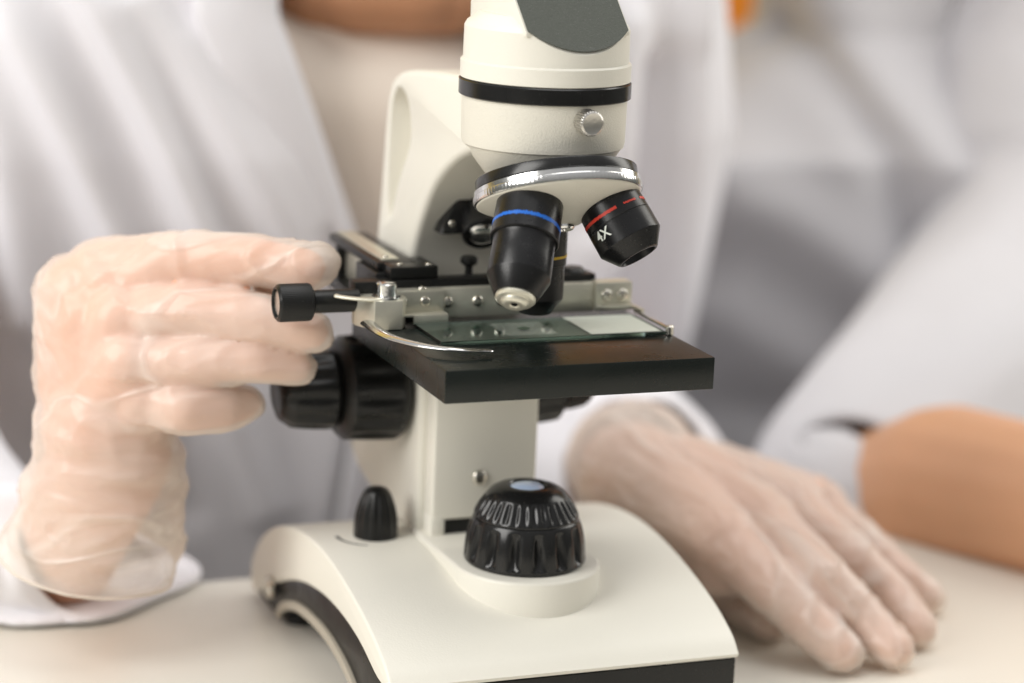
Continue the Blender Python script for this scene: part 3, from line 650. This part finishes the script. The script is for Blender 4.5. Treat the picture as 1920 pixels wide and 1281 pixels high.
# gloves
def glove(caps, cuff_path, cuff_rad, seed, st_, loose=.08):
    bm = bmesh.new()
    for a, ra, b, rb in caps: capsule(bm, a, ra+loose, b, rb+loose)
    path = [Vector(tuple(p)) for p in cuff_path]; ex_ = path[-1]+(path[-1]-path[-2]).normalized()*2.5
    for k in range(len(path)-1): capsule(bm, path[k], cuff_rad[k], path[k+1], cuff_rad[k+1], 40)
    capsule(bm, path[-1], cuff_rad[-1], ex_, cuff_rad[-1], 40)
    me = evaluated(bm, [('REMESH', dict(mode='VOXEL', voxel_size=.13)), ('SMOOTH', dict(factor=.5, iterations=5))])
    rumple(me, .05, .45, seed, (1, 1, .55)); crease(me, .09, .8, seed+3, st_[0]); crease(me, .05, 1.3, seed+9, st_[1])
    # the film is loose and creased round the wrist
    ax = (path[-1]-path[0]).normalized(); me.update(); nn = [v.normal.copy() for v in me.vertices]
    for v, n_ in zip(me.vertices, nn):
        h = (v.co-path[0]).dot(ax); w_ = max(0.0, min(1.0, (h+1.5)/2.5))
        q = noise.noise(Vector((v.co.x*.22, v.co.y*.22, h*1.0+seed)))
        v.co += n_*w_*(.22*(.5-abs(q)*2.0))
    bm = bmesh.new(); bm.from_mesh(me)
    bmesh.ops.bisect_plane(bm, geom=bm.verts[:]+bm.edges[:]+bm.faces[:], plane_co=path[-1], plane_no=ax, clear_outer=True)
    # small rolled bead along the open rim
    rim = [e for e in bm.edges if e.is_boundary]
    nb = {}
    for e in rim:
        a, b = e.verts; nb.setdefault(a, []).append(b); nb.setdefault(b, []).append(a)
    done = set()
    if nb:
        st_ = next(iter(nb)); loop = [st_]; prev = None; cur = st_
        while True:
            nx = [x for x in nb[cur] if x is not prev and x not in done]
            if not nx: break
            prev, cur = cur, nx[0]; done.add(cur); loop.append(cur)
            if cur is st_: break
        pts = [v.co.copy() for v in loop][::3]
        if len(pts) > 8: sweep(bm, pts+[pts[0]], .06, 6, caps=False)
    return bm
g1 = [c for c in hand1 if (c[0]-elb).length > .1]
g1 = [(wr_b, 2.3, wr, 2.5)]+[c for c in g1 if c[0] != V(atd(112, 1035, 88)) and (c[2]-wr).length > .01]
tipx = R1([(575, 500, 79.6), (592, 497, 79.5)]); g1.append((tipx[0], .76, tipx[1], .64))
bm = glove(g1, [atd(205, 800, 82), atd(205, 862, 82.4), atd(195, 930, 82.8), atd(178, 1005, 83.3), atd(165, 1045, 83.6)], [2.1, 2.5, 2.8, 2.95, 3.0], 2, ((.22, 1, 1), (.15, 1, 1.2)))
obj('glove', bm, 'glove', pe, 'milky vinyl glove on the hand at the stage knob', sharp=180)
g2 = [c for c in hand2 if (c[0]-elb2).length > .1 and (c[0]-(wr2+V((4.0, 8, -2.4)))).length > .01]
bm = glove(g2, [wr2+V((-.1, -.9, -.1)), wr2+V((.8, 1.5, -.2)), wr2+V((2.1, 4.2, -1.0)), wr2+V((3.6, 7.0, -2.1))], [2.25, 2.4, 2.55, 2.65], 5, ((1, .22, 1), (1.2, .2, 1)))
obj('glove', bm, 'glove2', pe, 'milky vinyl glove on the hand resting on the table', sharp=180)
# hair
c = chin; u = V((.05, .25, 1)).normalized(); f = V((-.25, -.97, .05)).normalized(); s = V((.97, -.25, 0)).normalized()
obj('hair', organic([(c+u*14-f*6, 8.6, c+u*17-f*5, 7.6), (c+u*8-f*9, 6, c+u*13-f*9, 7.5), (c+u*18+f*1, 3.5, c+u*19-f*4, 6)], .35, 5), 'hair', pe, sharp=180)

def fold_field(lines, y):
    L = []
    for (a, b, wdt, amp) in lines:
        p, q = at(*a, 1, y), at(*b, 1, y); L.append((np.array([p[0], p[2]]), np.array([q[0], q[2]]), wdt, amp))
    def f(x, z):
        s = 0
        for p, q, wdt, amp in L:
            d = q-p; n2 = d@d; w_ = np.array([x, z])-p; t = (w_@d)/n2; tc_ = min(max(t, 0), 1)
            e = w_-d*tc_; s += amp*math.exp(-(e@e)/(wdt*wdt))
        return s
    return f
def garment(cx, cy, rx, ry, zlo, zhi, opening=None, field=None, nu=260, nv=200, thick=.25, rprof=None, ex=2.5, wav=.25, lean=lambda z: 0):
    bm = bmesh.new(); rows = []
    for j in range(nv+1):
        z = zlo+(zhi-zlo)*j/nv; k = rprof(z) if rprof else 1
        xl, xr = opening(z) if opening else (None, None); row = []
        def ang(xv):
            t = max(-.97, min(.97, (xv-cx)/(rx*k))); sgn = 1 if t > 0 else -1; return math.asin(sgn*abs(t)**(ex/2))
        a0, a1 = (ang(xr), 2*math.pi+ang(xl)) if opening else (-math.pi, math.pi)
        for i in range(nu+1):
            # more columns near the front
            t = i/nu
            a = a0+(a1-a0)*t
            sa, ca = math.sin(a), math.cos(a); sx = math.copysign(abs(sa)**(2/ex), sa); sy = math.copysign(abs(ca)**(2/ex), ca)
            x = cx+rx*k*sx; y = cy-ry*k*sy
            n = Vector((sx, -sy*1.0, 0)).normalized()
            d = wav*noise.noise(Vector((x*.18, y*.18, z*.06)))*2
            if field and sy > 0: d += field(x, z)
            row.append(bm.verts.new((x+n.x*d, y+n.y*d+lean(z), z)))
        rows.append(row)
    for a, b in zip(rows, rows[1:]):
        for i in range(nu):
            bm.faces.new((a[i], a[i+1], b[i+1], b[i]))
    return evaluated(bm, [('SOLIDIFY', dict(thickness=thick, offset=-1))])
# shirt
def ln(z): return .42*4*math.log(1+math.exp((3-max(z, -26))/4))
def sh_prof(z): return 1 if z < 3 else max(.42, 1-.5*min(1, (z-3)/6.0)**2.4)
obj('shirt', garment(2.6, 34.9, 14.5, 10.9, -40, 8.0, None, None, 120, 90, rprof=sh_prof, wav=.3, lean=ln), 'shirt', pe, sharp=180)
# lab coat with its opening, folds and lapels
f1 = fold_field([((60, 0), (260, 470), 1.0, 1.3), ((200, -20), (430, 480), .9, 1.6), ((300, 0), (600, 500), 1.2, 1.3), ((0, 100), (110, 640), 1.2, 1.2), ((420, 60), (640, 420), .8, .7),
                 ((500, 850), (590, 1050), 1.0, .9), ((380, 850), (420, 1060), 1.2, -.9), ((1215, 60), (1200, 520), 1.2, 1.0), ((1320, 150), (1290, 820), 1.0, -1.4), ((1365, 0), (1370, 700), .9, 1.2), ((1130, 500), (1080, 860), 1.0, .8)], 23)
def op1(z):
    t = max(0.0, min(1.0, (z+4)/12.0)); return 2.9-5.1*t, 3.1+5.4*t
def cprof(z): return 1-.008*max(0, min(z, 9)-2)-(.085*(z-9) if z > 9 else 0)
coat = obj('lab_coat', garment(1.7, 34, 21.7, 11, -60, 15, op1, f1, 460, 230, rprof=cprof, wav=.45, lean=ln), 'cloth', pe, sharp=180)
def sleeve(pts, rads, seed, flat=None, nseg=96, thick=.18, amp=.06, floor=False):
    path = spline([tuple(p) for p in pts], 14); n = len(path); xs = np.linspace(0, 1, len(rads))
    rad = [float(np.interp(i/(n-1), xs, rads)) for i in range(n)]
    def disp(t, a):
        p = Vector((math.cos(a)*1.3, math.sin(a)*1.3, t*9+seed)); return 1+amp*2*noise.noise(p)+amp*(1-2.5*abs(noise.noise(p*1.7+Vector((3, 1, seed)))))*(.4+.6*(1-t))
    bm = bmesh.new(); sweep(bm, path, rad, nseg, flat, (0, 0, 1), caps=False, disp=disp)
    if floor:
        for v in bm.verts:
            if v.co.y < 15 and v.co.z < TZ+.3: v.co.z = TZ+.3-.1*math.tanh((TZ+.3-v.co.z))
    return evaluated(bm, [('SOLIDIFY', dict(thickness=thick, offset=1))])
rimp = [(38, 985, 85.2), (60, 1075, 84.8), (115, 1138, 85.9), (200, 1160, 86.1), (295, 1124, 88.4), (372, 1083, 90.6), (352, 1050, 92.0), (250, 1000, 91.5), (120, 950, 89)]
rl = [Vector(p) for p in spline([tuple(atd(*q)) for q in rimp], 9, True)]; rc = sum(rl, Vector())/len(rl)
cpath = spline([tuple(rc), tuple(rc+Vector((-2.2, 1.0, .3))), tuple(rc+Vector((-5.5, 3.0, 1.0))), (-20.5, 19.5, -5.5), (-20.5, 25, 1), (-15.5, 31, 8)], 12)
bm = bmesh.new(); rings = []; nP = len(cpath)
for i_, c_ in enumerate(cpath):
    t_ = i_/(nP-1); sc_ = 1+.05*math.sin(t_*6)+.9*t_
    rg = []
    for k_, p_ in enumerate(rl):
        d_ = (p_-rc)*sc_; a_ = 2*math.pi*k_/len(rl)
        if t_ > .25: d_.y *= 1-.1*min(1, (t_-.25)*3)
        nzv = noise.noise(Vector((math.cos(a_)*1.2, math.sin(a_)*1.2, t_*11)))*.5*min(1, t_*8)+.45*(1-3*abs(noise.noise(Vector((math.cos(a_), math.sin(a_), t_*16+4)))))*min(1, t_*5)
        q_ = Vector(c_)+d_+d_.normalized()*nzv
        if q_.y < 14.2 and q_.z < TZ+.28: q_.z = TZ+.28
        rg.append(bm.verts.new(q_))
    rings.append(rg)
for a_, b_ in zip(rings, rings[1:]):
    for k_ in range(len(rl)): bm.faces.new((a_[k_], a_[(k_+1) % len(rl)], b_[(k_+1) % len(rl)], b_[k_]))
bmesh.ops.recalc_face_normals(bm, faces=bm.faces)
obj('sleeve', evaluated(bm, [('SMOOTH', dict(factor=.5, iterations=2)), ('SOLIDIFY', dict(thickness=.24, offset=0)), ('SUBSURF', dict(levels=1, render_levels=1))]), 'cloth', coat, sharp=180)
obj('sleeve', sleeve([V((11, 36, 7)), V((12.5, 35.5, 1)), V((13.2, 35, -7)), V((13.2, 32, -11)), wr2+V((5.0, 10, -3.0)), wr2+V((2.6, 5.0, -1.5))], [6.5, 6.3, 5.2, 4.4, 3.5, 2.95], 8, amp=.04), 'cloth', coat, sharp=180)
for sgn, seed in ((-1, 1), (1, 2)):
    bm = bmesh.new(); rows = []
    for j in range(31):
        z = -3+13.5*j/30; xl, xr = op1(z); x0 = xl if sgn < 0 else xr; wid = (.2+3.2*math.sin(min(1, j/22)*math.pi/2))
        yb = 34-11*(1-abs((x0-1.7)/21.7)**2.5)**(1/2.5)-.35
        rows.append([bm.verts.new((x0+sgn*wid*k/8, yb-.35*math.sin(math.pi*k/8)+(.25*k/8)+max(0, z-6)*.05+ln(z), z)) for k in range(9)])
    for a, b in zip(rows, rows[1:]):
        for i in range(8): bm.faces.new((a[i], a[i+1], b[i+1], b[i]))
    obj('lapel', evaluated(bm, [('SOLIDIFY', dict(thickness=.22, offset=0))]), 'cloth', coat, sharp=180)

# ---- second person, on the right
p2 = empty('person', (40, 46, -88), 'person in a white coat at the far right, bare forearm leaning on the table', 'person')
a0, a1, a2_, a3 = V(atd(1655, 955, 106)), V(atd(1780, 922, 102)), V(atd(2010, 960, 97)), V(atd(2120, 1000, 95))
arm2 = chain([V((50, 48, 4)), V((49, 42, -1)), V((44, 35, -8)), a0, a1, a2_, a3], [4.2, 4.0, 3.6, 3.35, 3.75, 3.2, 2.4])
pal = a3+V((2, -3.5, -1)); arm2 += [(a3, 2.4, pal, 2.2), (a3+V((1.5, 0, 0)), 2, pal+V((2, 0, 0)), 1.9)]
for k in range(4):
    b = pal+V((-1.5+1.6*k, -2, 0)); arm2 += chain([b, b+V((0, -3.4, .3)), b+V((.1, -5.4, -.6)), b+V((.1, -7, -1.4))], [1.0, .9, .8, .65])
arm2 += chain([pal+V((-1.5, 1, 0)), pal+V((-3.4, -1.2, -.5)), pal+V((-4, -3.4, -1))], [1.3, 1.0, .8])
core2 = head_caps(V((40, 38, 20)), (0, .1, 1), (-.3, -1, 0), (1, -.3, 0))+[(V((41, 47, 24)), 5.0, V((41, 51, 9)), 4.8), (V((41, 50, 4)), 4.5, V((50, 48, 3)), 4.0), (V((41, 50, 4)), 4.5, V((36, 51, 3)), 3.6), (V((41, 50, 0)), 7.5, V((41, 57, -40)), 8)]
obj('body', organic(core2+arm2, .3, 5), 'skin2', p2, sharp=180)
obj('hair', organic([(V((41, 47, 34)), 8.8, V((41, 46, 38)), 7.6), (V((41, 52, 28)), 7, V((41, 50, 34)), 8)], .4, 5), 'hair', p2, sharp=180)
f2_ = fold_field([((1430, 360), (1790, 640), 2.0, 1.1), ((1590, 20), (1830, 760), 1.4, -1.3), ((1680, 0), (1900, 560), 2.2, 1.2), ((1440, 0), (1420, 400), 1.8, .7), ((1420, 620), (1640, 760), 2.0, .8), ((1420, 800), (1640, 810), 1.4, -.6), ((1500, 880), (1600, 850), 1.2, .6)], 37)
def c2prof(z): return 1 if z < -1 else max(.5, 1-.083*(z+1))
def op2(z):
    t = max(0.0, min(1.0, (z-13)/14)); return 41-5*t-.1, 41+5*t+.1
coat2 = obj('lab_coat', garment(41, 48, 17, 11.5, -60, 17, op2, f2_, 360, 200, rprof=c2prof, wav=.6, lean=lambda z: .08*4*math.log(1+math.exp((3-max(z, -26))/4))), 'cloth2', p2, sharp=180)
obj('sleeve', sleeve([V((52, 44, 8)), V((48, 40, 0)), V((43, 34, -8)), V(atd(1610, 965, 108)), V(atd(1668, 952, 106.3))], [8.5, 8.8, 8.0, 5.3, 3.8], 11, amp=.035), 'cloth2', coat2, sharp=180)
obj('shirt', garment(41, 49, 14, 10, -40, 19, None, None, 80, 60, lean=lambda z: 1.5+.08*4*math.log(1+math.exp((3-max(z, -26))/4)), rprof=lambda z: .88*c2prof(z)), 'shirt', p2, sharp=180)

C.render.engine = 'CYCLES'
C.cycles.max_bounces = 10; C.cycles.transparent_max_bounces = 16
